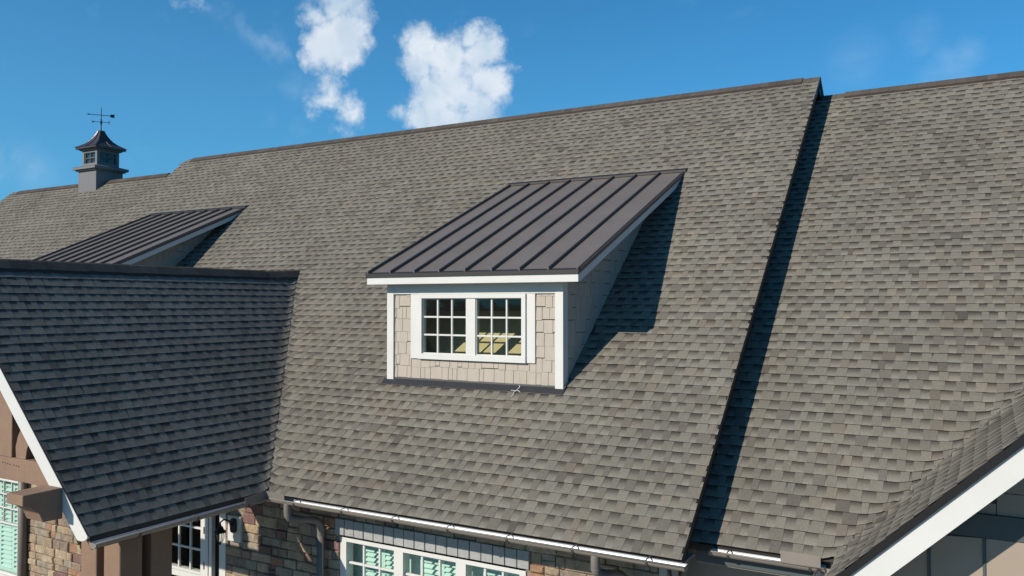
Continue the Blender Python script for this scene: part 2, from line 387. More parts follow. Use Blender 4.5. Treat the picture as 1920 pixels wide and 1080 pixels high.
main_roof = part('main_roof', 'tall main roof slope of grey-brown shingles carrying both dormers')
wing_roof = part('wing_roof', 'shingle roof section set lower, beyond the dark step')
porch_roof = part('porch_roof', 'steep cross gable roof over the timber porch, its visible slope in dim light')
gable_roof = part('gable_roof', 'short cross gable roof with broad white rake board')
DX2 = -10.14
def in_dormer(p, x0=-7.30, x1=-4.68):
    return (x0 < p.x < x1 or x0+DX2 < p.x < x1+DX2) and 9.30 < p.y < 12.3
XL, XR = -26.7, -2.57
def keep_main(p):
    if p.y > LOW_Y and p.x < -19.15: return False
    if zporch(p.x) > zmain(p.y)+.16 and p.y < 11.6: return False
    return not in_dormer(p)
shingle_slope('main', (XL, 7.61, -2.43), (1, 0, 0), (0, 1, 0), T, XR-XL, RIDGE_Y-7.61, keep_main,
              lifter(lambda p: zporch(p.x), lambda p: zmain(p.y), lambda x, y: y < 11.8 and x > -14.2, .14), seedo=1)
WX0, WX1 = -2.78, 9.0
WY0 = 8.22
shingle_slope('wing', (WX0, WY0, zwing(WY0)), (1, 0, 0), (0, 1, 0), T, WX1-WX0, RWY-WY0,
              lambda p: zgab(p.x) < zwing(p.y)+.16, lifter(lambda p: zgab(p.x), lambda p: zwing(p.y)), seedo=2)
PY0 = 5.20
shingle_slope('porch', (-8.06, PY0, -2.40), (0, 1, 0), (-1, 0, 0), 1.0, 6.2, 2.94,
              lambda p: zmain(p.y) < zporch(p.x)+.16, lifter(lambda p: zmain(p.y), lambda p: zporch(p.x), lambda x, y: True, .14), seedo=3)
shingle_slope('porch', (-13.94, 11.4, -2.40), (0, -1, 0), (1, 0, 0), 1.0, 6.2, 2.94,
              lambda p: zmain(p.y) < zporch(p.x)+.16, lambda p: 0, seedo=4)
GY0 = 7.36
shingle_slope('gable', (-1.28, 12.6, -2.40), (0, -1, 0), (1, 0, 0), RK, 12.6-GY0, 3.48,
              lambda p: zwing(p.y) < zgab(p.x)+.16, lifter(lambda p: zwing(p.y), lambda p: zgab(p.x)), seedo=5)
shingle_slope('gable', (5.68, GY0, -2.40), (0, 1, 0), (-1, 0, 0), RK, 12.6-GY0, 3.48,
              lambda p: zwing(p.y) < zgab(p.x)+.16, lambda p: 0, seedo=6)
RP = {'main': main_roof, 'wing': wing_roof, 'porch': porch_roof, 'gable': gable_roof}
def hidden(mb):
    p = Vector(mb.v[0])
    if p.x > -2.9 and p.x < -2.3 and p.y > 8: return True
    if p.x < -8.3 and p.y > 7.6: return p.x < -11.4 or p.y > 9
    return False
CELLS.sort(key=lambda c: -c[0])
fields = {k: MB() for k in RP}
n_ind = 0
for area, rf, mb in CELLS:
    if n_ind < 300 and area > 60 and len(mb.f) >= 6 and not hidden(mb):
        mb.build('shingle', [M_SH, M_EDGE], RP[rf], color=True); n_ind += 1
    else: merge(fields[rf], mb)
for k_, mb in fields.items():
    mb.build('shingle_field', [M_SH, M_EDGE], RP[k_], color=True, kind='stuff')

# decks and plain back slopes
deck(main_roof, (XL, 7.63, zmain(7.63)), (1, 0, 0), (0, 1, 0), T, -19.12-XL, LOW_Y-7.63)
deck(main_roof, (-19.12, 7.63, zmain(7.63)), (1, 0, 0), (0, 1, 0), T, XR-.01+19.12, RIDGE_Y-7.63)
deck(main_roof, (XR, 22.5, zmain(7.7)), (-1, 0, 0), (0, -1, 0), T, XR+19.12, 22.5-RIDGE_Y, m=M_SH)
deck(main_roof, (-19.12, 21.4, zmain(7.72)), (-1, 0, 0), (0, -1, 0), T, -19.12-XL, 21.4-LOW_Y, m=M_SH)
deck(wing_roof, (WX0, WY0+.02, zwing(WY0+.02)), (1, 0, 0), (0, 1, 0), T, WX1-WX0, RWY-WY0-.02)
deck(wing_roof, (WX1, 22.5, zwing(8.2)), (-1, 0, 0), (0, -1, 0), T, WX1-WX0, 22.5-RWY, m=M_SH)
def tri_deck(par, xe, xr, ze, zr, y0, zb, own):
    # gable slope from the rake at y0 back to the valley
    ye, yr = zb(ze), zb(zr)
    n = .008
    MB().prism([(xe, y0+.015, ze-n), (xe, ye, ze-n), (xr, yr, zr-n), (xr, y0+.015, zr-n)], (0, 0, -.11)).build('roof_deck', M_DECK, par)
inv_main = lambda z: 7.61+(z+2.43)/T
inv_wing = lambda z: 7.61+(z+2.93)/T
tri_deck(porch_roof, -8.07, -11.0, -2.39, .54, PY0, inv_main, None)
tri_deck(porch_roof, -13.93, -11.0, -2.39, .54, PY0, inv_main, None)
tri_deck(gable_roof, -1.27, RX, -2.39, zgab(RX), GY0, inv_wing, None)
tri_deck(gable_roof, 5.67, RX, -2.39, zgab(RX), GY0, inv_wing, None)

# ridges: raised vent with cap shingles
def ridge(par, P0, P1, t1, t2, vent=True, single=False, seed=0, wing=.128):
    r = random.Random(seed); P0 = Vector(P0); P1 = Vector(P1); d = (P1-P0); Ln = d.length; d.normalize()
    side = Vector((-d.y, d.x, 0)); hv = .024 if vent else .004
    if vent:
        w = .148
        prof = [(-w, -w*t1+.0), (-w, -w*t1+hv), (0, hv+.004), (w, -w*t2+hv), (w, -w*t2+.0)]
        a = [P0+side*x+Vector((0, 0, z)) for x, z in prof]
        MB().prism(a, d*Ln).build('ridge_vent', M_VENT, par)
    n = int(Ln/.145); allm = MB()
    for i in range(n+1):
        mb = MB() if single else allm
        s0 = i*.145+r.uniform(-.006, .006); s1 = min(s0+.21, Ln); tone = r.uniform(.05, .4); col = (tone*.8, .3, .6+.4*r.random(), 1)
        jw = wing+r.uniform(-.006, .006)
        def sec(s, h):
            b = P0+d*s+Vector((0, 0, hv+h)); return [b+side*(-jw)+Vector((0, 0, -jw*t1)), b+side*(-.03)+Vector((0, 0, -.022*t1)), b+Vector((0, 0, -.004)), b+side*.03+Vector((0, 0, -.022*t2)), b+side*jw+Vector((0, 0, -jw*t2))]
        A = sec(s0, .009); B = sec(s1, .004); A2 = sec(s0, .001); B2 = sec(s1, -.002)
        for q in range(4):
            mb.face([A[q], A[q+1], B[q+1], B[q]], 0, [col]*4); mb.face([A2[q+1], A2[q], B2[q], B2[q+1]], 0, [col]*4); mb.face([A[q+1], A[q], A2[q], A2[q+1]], 1)
        mb.face([A[0], B[0], B2[0], A2[0]], 1); mb.face([B[4], A[4], A2[4], B2[4]], 1)
        if single:
            o = mb.build('ridge_cap', [M_SH, M_EDGE], par, color=True)
    if not single: allm.build('ridge_cap_row', [M_SH, M_EDGE], par, color=True, kind='stuff')
ridge(main_roof, (-2.86, RIDGE_Y, RIDGE_Z), (-18.85, RIDGE_Y, RIDGE_Z), T, T, seed=1)
ridge(main_roof, (-2.56, RIDGE_Y, RIDGE_Z), (-2.9, RIDGE_Y, RIDGE_Z), T, T, vent=False, seed=2)
ridge(main_roof, (-19.15, LOW_Y, zmain(LOW_Y)), (-21.75, LOW_Y, zmain(LOW_Y)), T, T, seed=3)
ridge(main_roof, (-22.7, LOW_Y, zmain(LOW_Y)), (-26.3, LOW_Y, zmain(LOW_Y)), T, T, seed=4)
ridge(wing_roof, (WX1-.2, RWY, zwing(RWY)), (-2.2, RWY, zwing(RWY)), T, T, seed=5)
ridge(wing_roof, (-2.2, RWY, zwing(RWY)), (-2.75, RWY, zwing(RWY)), T, T, vent=False, seed=6)
ridge(porch_roof, (-11.0, PY0+.0, .54), (-11.0, 10.3, .54), 1, 1, seed=7, single=True, wing=.13)
ridge(porch_roof, (-11.0, 10.2, .545), (-11.0, 11.2, .60), 1, 1, vent=False, seed=8)
ridge(gable_roof, (RX, GY0, zgab(RX)), (RX, 12, zgab(RX)), RK, RK, seed=9)

# ------------------------------------------------------------------ rakes, fascias, step wall
def rake_prism(par, name, m, x, th, y0, y1, zf, top, h, label=None):
    # board along the slope in the YZ plane at x..x+th
    return MB().prism([(x, y0, zf(y0)+top), (x, y1, zf(y1)+top), (x, y1, zf(y1)+top-h), (x, y0, zf(y0)+top-h)], (th, 0, 0)).build(name, m, par, label=label)
zb = lambda y: RIDGE_Z-T*(y-RIDGE_Y)
rake_prism(main_roof, 'rake_trim', M_IRON, XR-.02, .022, 7.62, RIDGE_Y, zmain, .004, .05)
rake_prism(main_roof, 'rake_board', M_IRON, XR-.045, .012, 7.64, RIDGE_Y, zmain, -.05, .2)
rake_prism(main_roof, 'rake_board', M_IRON, XR-.04, .028, RIDGE_Y, 22.3, zb, -.05, .2)
rake_prism(main_roof, 'rake_trim', M_DRIP, XR-.02, .028, RIDGE_Y, 22.3, zb, .004, .05)
MB().prism([(-2.76, 8.0, zmain(8.0)-.12), (-2.76, RIDGE_Y, RIDGE_Z-.12), (-2.76, RWY+.1, zwing(RWY)-.05), (-2.76, 8.2, zwing(8.2)-.5)], (-.1, 0, 0)).build('step_wall', M_GREY, hb(empty('upper_wall', house)))
# soffit and fascia along the eaves
eav = part('eave')
MB().box(XL, -2.62, 7.635, 7.66, -2.54, -2.47).build('fascia_board', M_DRIP, eav)
MB().box(XL, -2.62, 7.66, 8.16, -2.545, -2.52).build('soffit', M_GREY, eav)
MB().box(-2.64, WX1, WY0+.03, WY0+.055, -2.62, -2.45).build('fascia_board', M_FRZ, eav)
MB().box(-2.64, WX1, WY0+.055, 8.72, -2.64, -2.61).build('soffit', M_GREY, eav)
MB().box(XL, -2.60, 7.60, 7.632, -2.475, -2.452).build('drip_edge', M_DRIP, eav)
MB().box(-2.60, WX1, WY0-.012, WY0+.028, -2.455, -2.43).build('drip_edge', M_DRIP, eav)

# ------------------------------------------------------------------ walls
WY = 8.15; KW = 8.15/8.05
def holed_wall(name, m, par, x0, x1, z0, z1, y0, y1, holes):
    xs = sorted({x0, x1, *[h[0] for h in holes], *[h[1] for h in holes]}); zs = sorted({z0, z1, *[h[2] for h in holes], *[h[3] for h in holes]})
    mb = MB()
    for i in range(len(xs)-1):
        run = None
        for j in range(len(zs)-1):
            cx, cz = (xs[i]+xs[i+1])/2, (zs[j]+zs[j+1])/2
            solid = not any(h[0] < cx < h[1] and h[2] < cz < h[3] for h in holes)
            if solid: run = [zs[j] if run is None else run[0], zs[j+1]]
            if (not solid or j == len(zs)-2) and run: mb.box(xs[i], xs[i+1], y0, y1, run[0], run[1]); run = None
    return mb.build(name, m, par)
WIN = (-7.29, -4.555, -4.5, -2.985)          # triple window
LWIN = (-15.94, -14.60, -4.85, -3.07)       # left window
DOOR = (-11.85, -9.415, GZ+.06, -2.89)
holes = [WIN, LWIN, DOOR]
swall = part('stone_wall', 'stone wall of buff, brown and maroon blocks under the eaves')
holed_wall('mortar_backing', M_MORT, swall, XL+.5, -2.97, GZ, -2.53, WY, WY+.25, holes)
SOLD = (-7.36, -4.495, -3.005, -2.77)
def stone(mb, x0, x1, z0, z1, y, r, prot):
    j = lambda: r.uniform(-.006, .006); i = .012
    f = [(x0+j(), z0+j()), (x1+j(), z0+j()), (x1+j(), z1+j()), (x0+j(), z1+j())]
    c = ((x0+x1)/2, (z0+z1)/2)
    back = [(a, y, b) for a, b in f]
    midl = [(a, y-prot*.7+j()*.5, b) for a, b in f]
    fr = [(a+(i if a < c[0] else -i), y-prot+j()*.8, b+(i if b < c[1] else -i)) for a, b in f]
    k0 = len(mb.v); mb.v += back+midl+fr; mb.c += [(.5, 0, 0, 1)]*12
    for q in range(4):
        q2 = (q+1) % 4
        mb.f += [(k0+q, k0+q2, k0+4+q2, k0+4+q), (k0+4+q, k0+4+q2, k0+8+q2, k0+8+q)]; mb.m += [mi_, mi_]
    mb.f.append((k0+8, k0+9, k0+10, k0+11)); mb.m.append(mi_)
r = random.Random(5); z = -2.55; cand = []
blocks = holes+[(-9.355, -9.07, -3.36, -2.965)]
while z > GZ+.05:
    h = .11 if z > -2.76 else r.choice((.10, .12, .14, .16)); z0 = z-h; g = .009
    ivs = [(XL+.5, -2.99)]
    bl = blocks+[SOLD]
    for b in bl:
        if b[2] < z-.02 and b[3] > z0+.02:
            nv = []
            for a, c in ivs:
                if b[1] <= a or b[0] >= c: nv.append((a, c)); continue
                if b[0]-a > .04: nv.append((a, b[0]))
                if c-b[1] > .04: nv.append((b[1], c))
            ivs = nv
    for a, c in ivs:
        x = a
        while x < c-.01:
            w = r.choice((.13, .18, .22, .26, .32, .38))*r.uniform(.9, 1.1)
            if c-(x+w) < .09: w = c-x
            mi_ = r.choices(range(8), (5, 4, 4, 3, 1.2, 1.3, 3, 3))[0]
            if h > .13 and w < .2 and r.random() < .5:
                zz = [(z0, z0+h*.45), (z0+h*.45, z)]
            else: zz = [(z0, z)]
            for za, zb_ in zz:
                mb = MB(); stone(mb, x+g/2, x+w-g/2, za+g/2, zb_-g/2, WY, r, r.uniform(.022, .05))
                p = proj(Vector((x+w/2, WY, (za+zb_)/2)))
                vis = p and -5 < p[0] < 1250 and p[1] < 1095 and (x > -9.4 or (x < -12.3 and p[1] > 940))
                cand.append((bool(vis), mi_, mb))
            x += w
    z = z0
restm = MB(); ns = 0
for vis, m_, mb in cand:
    if vis and ns < 298: mb.m = [0]*len(mb.m); mb.build('stone', M_ST[m_], swall); ns += 1
    else: merge(restm, mb)
restm.build('stone_field', M_ST, swall, kind='stuff')
n = 18
for i in range(n):
    a = SOLD[0]+(SOLD[1]-SOLD[0])*i/n; b = SOLD[0]+(SOLD[1]-SOLD[0])*(i+1)/n
    box('lintel_stone', M_SOLD, swall, a+.006, b-.006, WY-.045-r.uniform(0, .008), WY, SOLD[2]+.03, SOLD[3]-r.uniform(0, .006), bevel=.004)
box('lintel_mortar_joint', M_MORT, swall, SOLD[0], SOLD[1], WY-.02, WY-.001, SOLD[2], SOLD[3]-.01, bevel=0)  # mortar backing between the lintel stones
box('corner_board', M_SOFF, swall, -2.985, -2.90, WY-.03, WY+.2, GZ, -2.63)
gw = part('siding_wall', 'plain grey siding wall under the lower roof')
holed_wall('siding_panel', M_GREY, gw, -2.9, -.6, GZ, -2.63, 8.66, 8.8, [])
MB().box(-2.97, -2.91, WY+.2, 8.8, GZ, -2.63).build('return_wall', M_GREY, gw)
bodyw = part('rear_wall')
MB().box(XL+.5, XL+.7, 8.3, 21, GZ, -2.0).build('siding_panel', M_GREY, bodyw); MB().box(XL+.5, WX1-.4, 21.8, 22, GZ, -2.65).build('siding_panel', M_GREY, bodyw)
MB().box(WX1-.6, WX1-.4, 8.8, 21.8, GZ, -2.65).build('siding_panel', M_GREY, bodyw)
for x0_, yr_, zf_ in ((XL+.5, LOW_Y, zmain), (WX1-.6, RWY, zwing), (-19.4, RIDGE_Y, zmain)):
    MB().prism([(x0_, 8.2, zf_(8.2)-.13), (x0_, yr_, zf_(yr_)-.13), (x0_, 2*yr_-8.2, zf_(8.2)-.13)], (.2, 0, 0)).build('end_gable', M_GREY, bodyw)

# ------------------------------------------------------------------ windows
def lite(par, x0, x1, z0, z1, y, cols, rows, mw=.02, gm=M_GLASS, fw=.035, sash=True, dy=.028):
    """one sash: stiles and rails, muntins and panes"""
    if sash:
        f = MB().box(x0, x0+fw, y, y+.045, z0, z1).box(x1-fw, x1, y, y+.045, z0, z1).box(x0+fw, x1-fw, y, y+.045, z0, z0+fw).box(x0+fw, x1-fw, y, y+.045, z1-fw, z1)
        f.build('sash', M_WHITE, par); x0 += fw; x1 -= fw; z0 += fw; z1 -= fw
    pw = (x1-x0)/cols; ph = (z1-z0)/rows
    for i in range(1, cols): box('muntin', M_WHITE, par, x0+pw*i-mw/2, x0+pw*i+mw/2, y+.008, y+.04, z0, z1, bevel=.003)
    for j in range(1, rows):
        for i in range(cols):
            a = x0+pw*i+(mw/2 if i else 0); b = x0+pw*(i+1)-(mw/2 if i < cols-1 else 0)
            box('muntin', M_WHITE, par, a, b, y+.0095, y+.0385, z0+ph*j-mw/2, z0+ph*j+mw/2, bevel=.003)
    for i in range(cols):
        for j in range(rows):
            tx = rnd.uniform(-.0012, .0012)
            a = (x0+pw*i+.003, x0+pw*(i+1)-.003, z0+ph*j+.003, z0+ph*(j+1)-.003)
            MB().prism([(a[0], y+dy-tx, a[2]), (a[1], y+dy+tx, a[2]), (a[1], y+dy+tx*.3, a[3]), (a[0], y+dy-tx*.6, a[3])], (0, .005, 0)).build('pane', gm, par)
def shutters(par, x0, x1, z0, z1, y, seed, pitch=.062, n=2):
    r = random.Random(seed); w = (x1-x0)/n
    mesh = None
    for i in range(n):
        a, b = x0+w*i, x0+w*(i+1)
        MB().box(a, a+.04, y, y+.03, z0, z1).box(b-.04, b, y, y+.03, z0, z1).box(a+.04, b-.04, y, y+.03, z1-.06, z1).box(a+.04, b-.04, y, y+.03, z0, z0+.06).build('shutter_frame', M_SLAT, par)
        zz = z0+.09
        while zz < z1-.08:
            if mesh is None:
                hw = (b-a-.08)/2
                o = MB().hull([(-hw, -.028, -.026), (hw, -.028, -.026), (hw, .028, .02), (-hw, .028, .02)], [(-hw, -.028, -.018), (hw, -.028, -.018), (hw, .028, .028), (-hw, .028, .028)]).build('louver', M_SLAT, par); mesh = o
            else:
                o = mesh.copy(); COL.objects.link(o); o.parent = par
            o.location = ((a+b)/2, y+.015, zz); o.rotation_euler = (r.uniform(-.12, .12), 0, 0); zz += pitch
# triple window
tw_ = part('window', 'triple white window with mint shutters under the stone lintel')
wy = WY-.02
fr = MB(); x0, x1, z0, z1 = WIN
fr.box(x0, x1, wy, wy+.14, z1-.07, z1).box(x0, x1, wy, wy+.14, z0, z0+.08)
xm = [x0, -7.09, -6.33, -6.21, -5.42, -5.30, -4.58, x1]
for a, b in ((x0, -7.19), (-6.42, -6.28), (-5.50, -5.36), (-4.635, x1)): fr.box(a, b, wy+.002, wy+.14, z0+.08, z1-.07)
fr.build('window_frame', M_WHITE, tw_)
for i, (a, b) in enumerate(((-7.19, -6.42), (-6.28, -5.50), (-5.36, -4.635))):
    lite(tw_, a, b, z0+.08, z1-.07, wy+.03, 3, 5, mw=.028, gm=M_GLASSG, sash=False)
    shutters(tw_, a+.12, b-.02, z0+.06, z1-.10, wy+.20, i)
MB().box(x0, x1, wy+.27, wy+.29, z0-.1, z1+.1).box(x0-.62, x0, wy+.27, wy+.29, z0-.1, z1+.1).build('added_pale_backing', M_SLAT, tw_)  # mint sheet added behind the louvers to lighten the gaps
# window by the porch on the left
lw = part('window', 'white double hung window with open mint louvers behind the porch beam')
x0, x1, z0, z1 = LWIN
MB().box(x0, x1, wy, wy+.14, z1-.06, z1).box(x0, x1, wy, wy+.14, z0, z0+.07).box(x0, x0+.05, wy+.002, wy+.14, z0+.07, z1-.06).box(x1-.05, x1, wy+.002, wy+.14, z0+.07, z1-.06).build('window_frame', M_WHITE, lw)
lite(lw, x0+.05, x1-.05, -3.85, z1-.06, wy+.02, 5, 3, mw=.022, gm=M_GLASSG, sash=False)
lite(lw, x0+.05, x1-.05, z0+.07, -3.87, wy+.05, 1, 1, gm=M_GLASSG, sash=True, fw=.03)
shutters(lw, x0+.05, x1-.05, z0+.07, z1-.05, wy+.16, 9, pitch=.08, n=3)
MB().box(x0-.7, x1+.3, wy+.27, wy+.29, z0-.1, z1+.1).build('added_pale_backing', M_SLAT, lw)  # added mint sheet, keeps the louver gaps from going dark
# door group
dr = part('french_door', 'white french door with gridded glass and narrow sidelight behind the porch posts')
dy_ = WY-.0
fb = MB().box(DOOR[0], DOOR[1], dy_, dy_+.12, -2.98, DOOR[3]).box(DOOR[0], DOOR[0]+.09, dy_+.002, dy_+.12, DOOR[2], -2.98).box(-9.545, DOOR[1], dy_-.03, dy_+.12, DOOR[2], -2.98)
fb.box(-9.98, -9.82, dy_+.003, dy_+.1, DOOR[2], -2.98).box(-9.78, -9.72, dy_-.015, dy_+.1, DOOR[2], -2.98); fb.build('door_frame', M_WHITE, dr, bevel=.003)
lite(dr, -11.76, -9.98, -3.91, -2.98, dy_+.02, 7, 3, mw=.03, sash=False)
box('transom_bar', M_WHITE, dr, -11.76, -9.98, dy_+.004, dy_+.1, -3.95, -3.91)
lite(dr, -11.76, -10.88, DOOR[2], -3.95, dy_+.03, 1, 1, fw=.1); lite(dr, -10.87, -9.98, DOOR[2], -3.95, dy_+.03, 1, 1, fw=.1)
MB().box(-9.72, -9.545, dy_+.05, dy_+.056, DOOR[2]+.3, -2.99).build('sidelight_pane', glass('sidelight_glass', (.12, .14, .12), 0), dr)
MB().box(-9.72, -9.545, dy_+.02, dy_+.1, DOOR[2], DOOR[2]+.3).build('kick_panel', M_WHITE, dr)
for zz in (-3.29, -3.80): box('hinge', M_GUT, dr, -9.91, -9.89, dy_-.008, dy_+.003, zz-.05, zz+.05, bevel=.002)
MB().box(-12.2, -9.1, dy_+1.6, dy_+1.62, GZ, -2.7).box(-12.2, -9.1, dy_+.2, dy_+1.6, GZ+.06, GZ+.07).box(-12.22, -12.2, dy_+.2, dy_+1.6, GZ, -2.7).build('hall_interior', M_DARK, dr)
# mounting block and lantern
box('mounting_block', M_WHITE, swall, -9.34, -9.085, WY-.06, WY, -3.34, -2.985, bevel=.006)
ln = thing('wall_lantern', 'black wall lantern with caged glass hanging beside the door', 'lantern', loc=(-9.205, WY-.06, -3.14))
def wl(o): o.matrix_parent_inverse = Matrix.Translation((9.09, -(WY-.06), 3.1)); return o
bp = []
for a in range(24):
    t = 2*math.pi*a/24; bp.append((-9.09+.055*math.copysign(abs(math.cos(t))**.6, math.cos(t)), WY-.06, -3.07+.10*math.copysign(abs(math.sin(t))**.6, math.sin(t))))
wl(MB().prism(bp, (0, -.035, 0)).build('backplate', M_IRON, ln, bevel=.004))
ax, ay = -9.13, WY-.27
wl(MB().tube([(-9.09, WY-.09, -3.06), (-9.1, WY-.15, -2.985), (-9.12, WY-.22, -2.96), (ax, ay, -2.99), (ax, ay, -3.03)], .011, 10).build('arm', M_IRON, ln, smooth=True))
wl(MB().tube([(ax, ay, -3.0), (ax, ay, -3.04), (ax, ay, -3.045), (ax, ay, -3.10), (ax, ay, -3.105), (ax, ay, -3.125)], [.012, .02, .035, .06, .078, .08], 16).build('cap', M_IRON, ln))
wl(MB().tube([(ax, ay, -3.125), (ax, ay, -3.17), (ax, ay, -3.22), (ax, ay, -3.26)], [.052, .05, .038, .016], 16).build('glass', M_LAMPG, ln, smooth=True))
for q in range(6):
    t = q*math.pi/3; c, s_ = math.cos(t), math.sin(t)
    wl(MB().tube([(ax+.066*c, ay+.066*s_, -3.12), (ax+.063*c, ay+.063*s_, -3.18), (ax+.048*c, ay+.048*s_, -3.235), (ax+.01*c, ay+.01*s_, -3.275)], .004, 6).build('cage_wire', M_IRON, ln))
wl(MB().tube([(ax, ay, -3.26), (ax, ay, -3.285), (ax, ay, -3.30)], [.016, .014, .004], 10).build('finial', M_IRON, ln))

# ------------------------------------------------------------------ gutters
def gutter(P0, P1, label, r=.058, inner=M_GUTIN, out=None, brackets=(), caps=(True, True), seg=32):
    """half-round trough hung along P0 -> P1 (rim centre line); outward = right-hand side"""
    g = part('gutter', label); P0 = Vector(P0); P1 = Vector(P1); d = (P1-P0).normalized()
    out = Vector((d.y, -d.x, 0)) if out is None else Vector(out)
    def ring(c, rr, n=seg): return [c+out*rr*math.cos(math.pi*q/n)-Vector((0, 0, 1))*rr*math.sin(math.pi*q/n) for q in range(n+1)]
    for nm, rr, m in (('trough', r, M_GUT), ('trough_lining', r-.003, inner)):
        a, b = ring(P0, rr), ring(P1, rr); i = 0; mb = MB()
        mb.v = [tuple(p) for p in a+b]; n = seg+1; mb.c = [(.5, 0, 0, 1)]*(2*n)
        mb.f = [(q, q+1, n+q+1, n+q) for q in range(seg)]; mb.m = [0]*seg
        o = mb.build(nm, m, g, smooth=True)
    MB().tube([P0+out*(r+.002), P1+out*(r+.002)], .0095, 10).build('rolled_bead', M_GUT, g, smooth=True)
    for c, k in ((P0, caps[0]), (P1, caps[1])):
        if k:
            MB().prism(ring(c, r+.003), d*.004).build('end_cap', M_GUT, g)
    for s in brackets:
        c = P0+d*s
        mb = MB(); rg = ring(c, r+.005, 8); rg2 = ring(c, r+.009, 8)
        for q in range(8): mb.hull([rg[q], rg[q+1], rg2[q+1], rg2[q]], [p+d*.022 for p in (rg[q], rg[q+1], rg2[q+1], rg2[q])])
        mb.prism([c+out*r+Vector((0, 0, .006)), c-out*(r+.02)+Vector((0, 0, .012)), c-out*(r+.02)+Vector((0, 0, .016)), c+out*r+Vector((0, 0, .010))], d*.014)
        mb.build('bracket', M_BRK, g)
    return g
GYm = 7.515; GZm = -2.448
g1 = gutter((-8.02, GYm, GZm), (-2.50, GYm, GZm), 'long half round gutter under the main slope, bright inside', inner=M_GUTIN2, brackets=[x+8.02 for x in (-7.46, -6.69, -5.93, -5.17, -4.42, -3.66, -2.88)])
g2 = gutter((-2.46, WY0-.075, GZm-.005), (-1.37, WY0-.075, GZm-.005), 'short half round gutter under the lower slope', brackets=[.18, .95])
g3 = gutter((-7.985, PY0-.01, GZm-.01), (-7.985, 7.46, GZm-.01), 'gutter along the porch eave in shade', out=(1, 0, 0), brackets=[.5, 1.25, 2.0])
g4 = gutter((-1.36, 8.12, GZm-.01), (-1.36, GY0, GZm-.01), 'gutter stub at the foot of the right cross gable', out=(-1, 0, 0))
# sheet metal splash guards at the inner corners
MB().prism([(-7.915, 7.46, -2.47), (-7.60, 7.46, -2.47), (-7.60, 7.46, -2.37), (-7.915, 7.46, -2.36)], (0, -.004, 0)).prism([(-7.915, 7.46, -2.47), (-7.915, 7.12, -2.47), (-7.915, 7.12, -2.38), (-7.915, 7.46, -2.36)], (.004, 0, 0)).build('splash_guard', M_DOWN, g1)
MB().prism([(-1.76, WY0-.145, -2.45), (-1.40, WY0-.145, -2.45), (-1.40, WY0-.145, -2.34), (-1.76, WY0-.145, -2.34)], (0, -.004, 0)).build('splash_guard', M_GUT, g2)
# downspouts
def smoothpath(p, n=6):
    p = [Vector(q) for q in p]; out = []
    for i in range(len(p)-1):
        a = p[i-1] if i else p[i]; b, c = p[i], p[i+1]; d = p[i+2] if i+2 < len(p) else p[i+1]
        for k2 in range(n):
            t = k2/n; out.append(.5*((2*b)+(c-a)*t+(2*a-5*b+4*c-d)*t*t+(3*b-a-3*c+d)*t**3))
    out.append(p[-1]); return out
def downspout(x, y0, zt, label):
    d = part('downspout', label)
    path = smoothpath([(x, y0, zt), (x, y0, zt-.10), (x+.004, y0+.03, zt-.17), (x+.03, y0+.12, zt-.215), (x+.06, y0+.29, zt-.25), (x+.095, y0+.42, zt-.30), (x+.11, y0+.465, zt-.37), (x+.11, y0+.47, zt-.5)], 6)
    MB().tube(path, .047, 16).build('elbow', M_DOWN, d, smooth=True)
    for i in range(8, 22, 1):
        c = path[i]; t = (path[i+1]-path[i-1]).normalized()
        MB().tube([c-t*.004, c, c+t*.004], [.0475, .0515, .0475], 16, cap=False).build('crimp_ring', M_DOWN, d, smooth=True)
    MB().tube([(x+.11, y0+.47, zt-.49), (x+.11, y0+.47, GZ+.1)], .049, 16).build('pipe', M_DOWN, d, smooth=True)
    return d
downspout(-7.60, GYm, -2.495, 'downspout with elbow next to the triple window, left side')
downspout(-3.42, GYm, -2.495, 'downspout near the right end of the long gutter')
lp = part('downspout', 'straight downspout between left window and stone wall')
MB().tube([(-14.36, WY-.09, -2.5), (-14.36, WY-.09, GZ+.1)], .075, 16).build('pipe', M_DOWN, lp, smooth=True)

# ------------------------------------------------------------------ porch gable: rake boards, timber frame, posts
def xz_slope_board(par, name, m, y, th, xe, xr, f, top, h, bevel=0):
    return MB().prism([(xe, y, f(xe)+top), (xr, y, f(xr)+top), (xr, y, f(xr)+top-h), (xe, y, f(xe)+top-h)], (0, th, 0)).build(name, m, par, bevel=bevel)
for s in (1, -1):
    xe = -11+2.93*s
    # board with a rounded foot
    pts = [(-11, PY0-.012, .54-.012), (-11, PY0-.012, .54-.25)]
    xi = xe-.20*s
    pts += [(xi, PY0-.012, zporch(xi)-.25)]
    for q in range(1, 7):
        t = q/7*math.pi; cx, cz = (xe+xi)/2+.03*s, (zporch(xe)-.012+zporch(xi)-.25)/2
        a = Vector((xi, zporch(xi)-.25)); b = Vector((xe, zporch(xe)-.012)); mpt = (a+b)/2; rad = (b-a)/2; perp = Vector((s*abs(rad.y), -abs(rad.x)))*.42
        v = mpt-rad*math.cos(t)+perp*math.sin(t); pts.append((v.x, PY0-.012, v.y))
    pts += [(xe, PY0-.012, zporch(xe)-.012)]
    MB().prism(pts, (0, .045, 0)).build('rake_board', M_WHITE, porch_roof)
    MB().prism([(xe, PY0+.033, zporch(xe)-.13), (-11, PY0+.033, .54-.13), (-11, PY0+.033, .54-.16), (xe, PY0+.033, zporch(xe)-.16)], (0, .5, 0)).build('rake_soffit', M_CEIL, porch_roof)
    xz_slope_board(porch_roof, 'drip_edge', M_DRIP, PY0-.008, .02, xe, -11, zporch, 0, .014)
MB().box(-8.12, -8.09, PY0+.03, 7.6, -2.50, -2.44).build('fascia_board', M_DRIP, porch_roof)
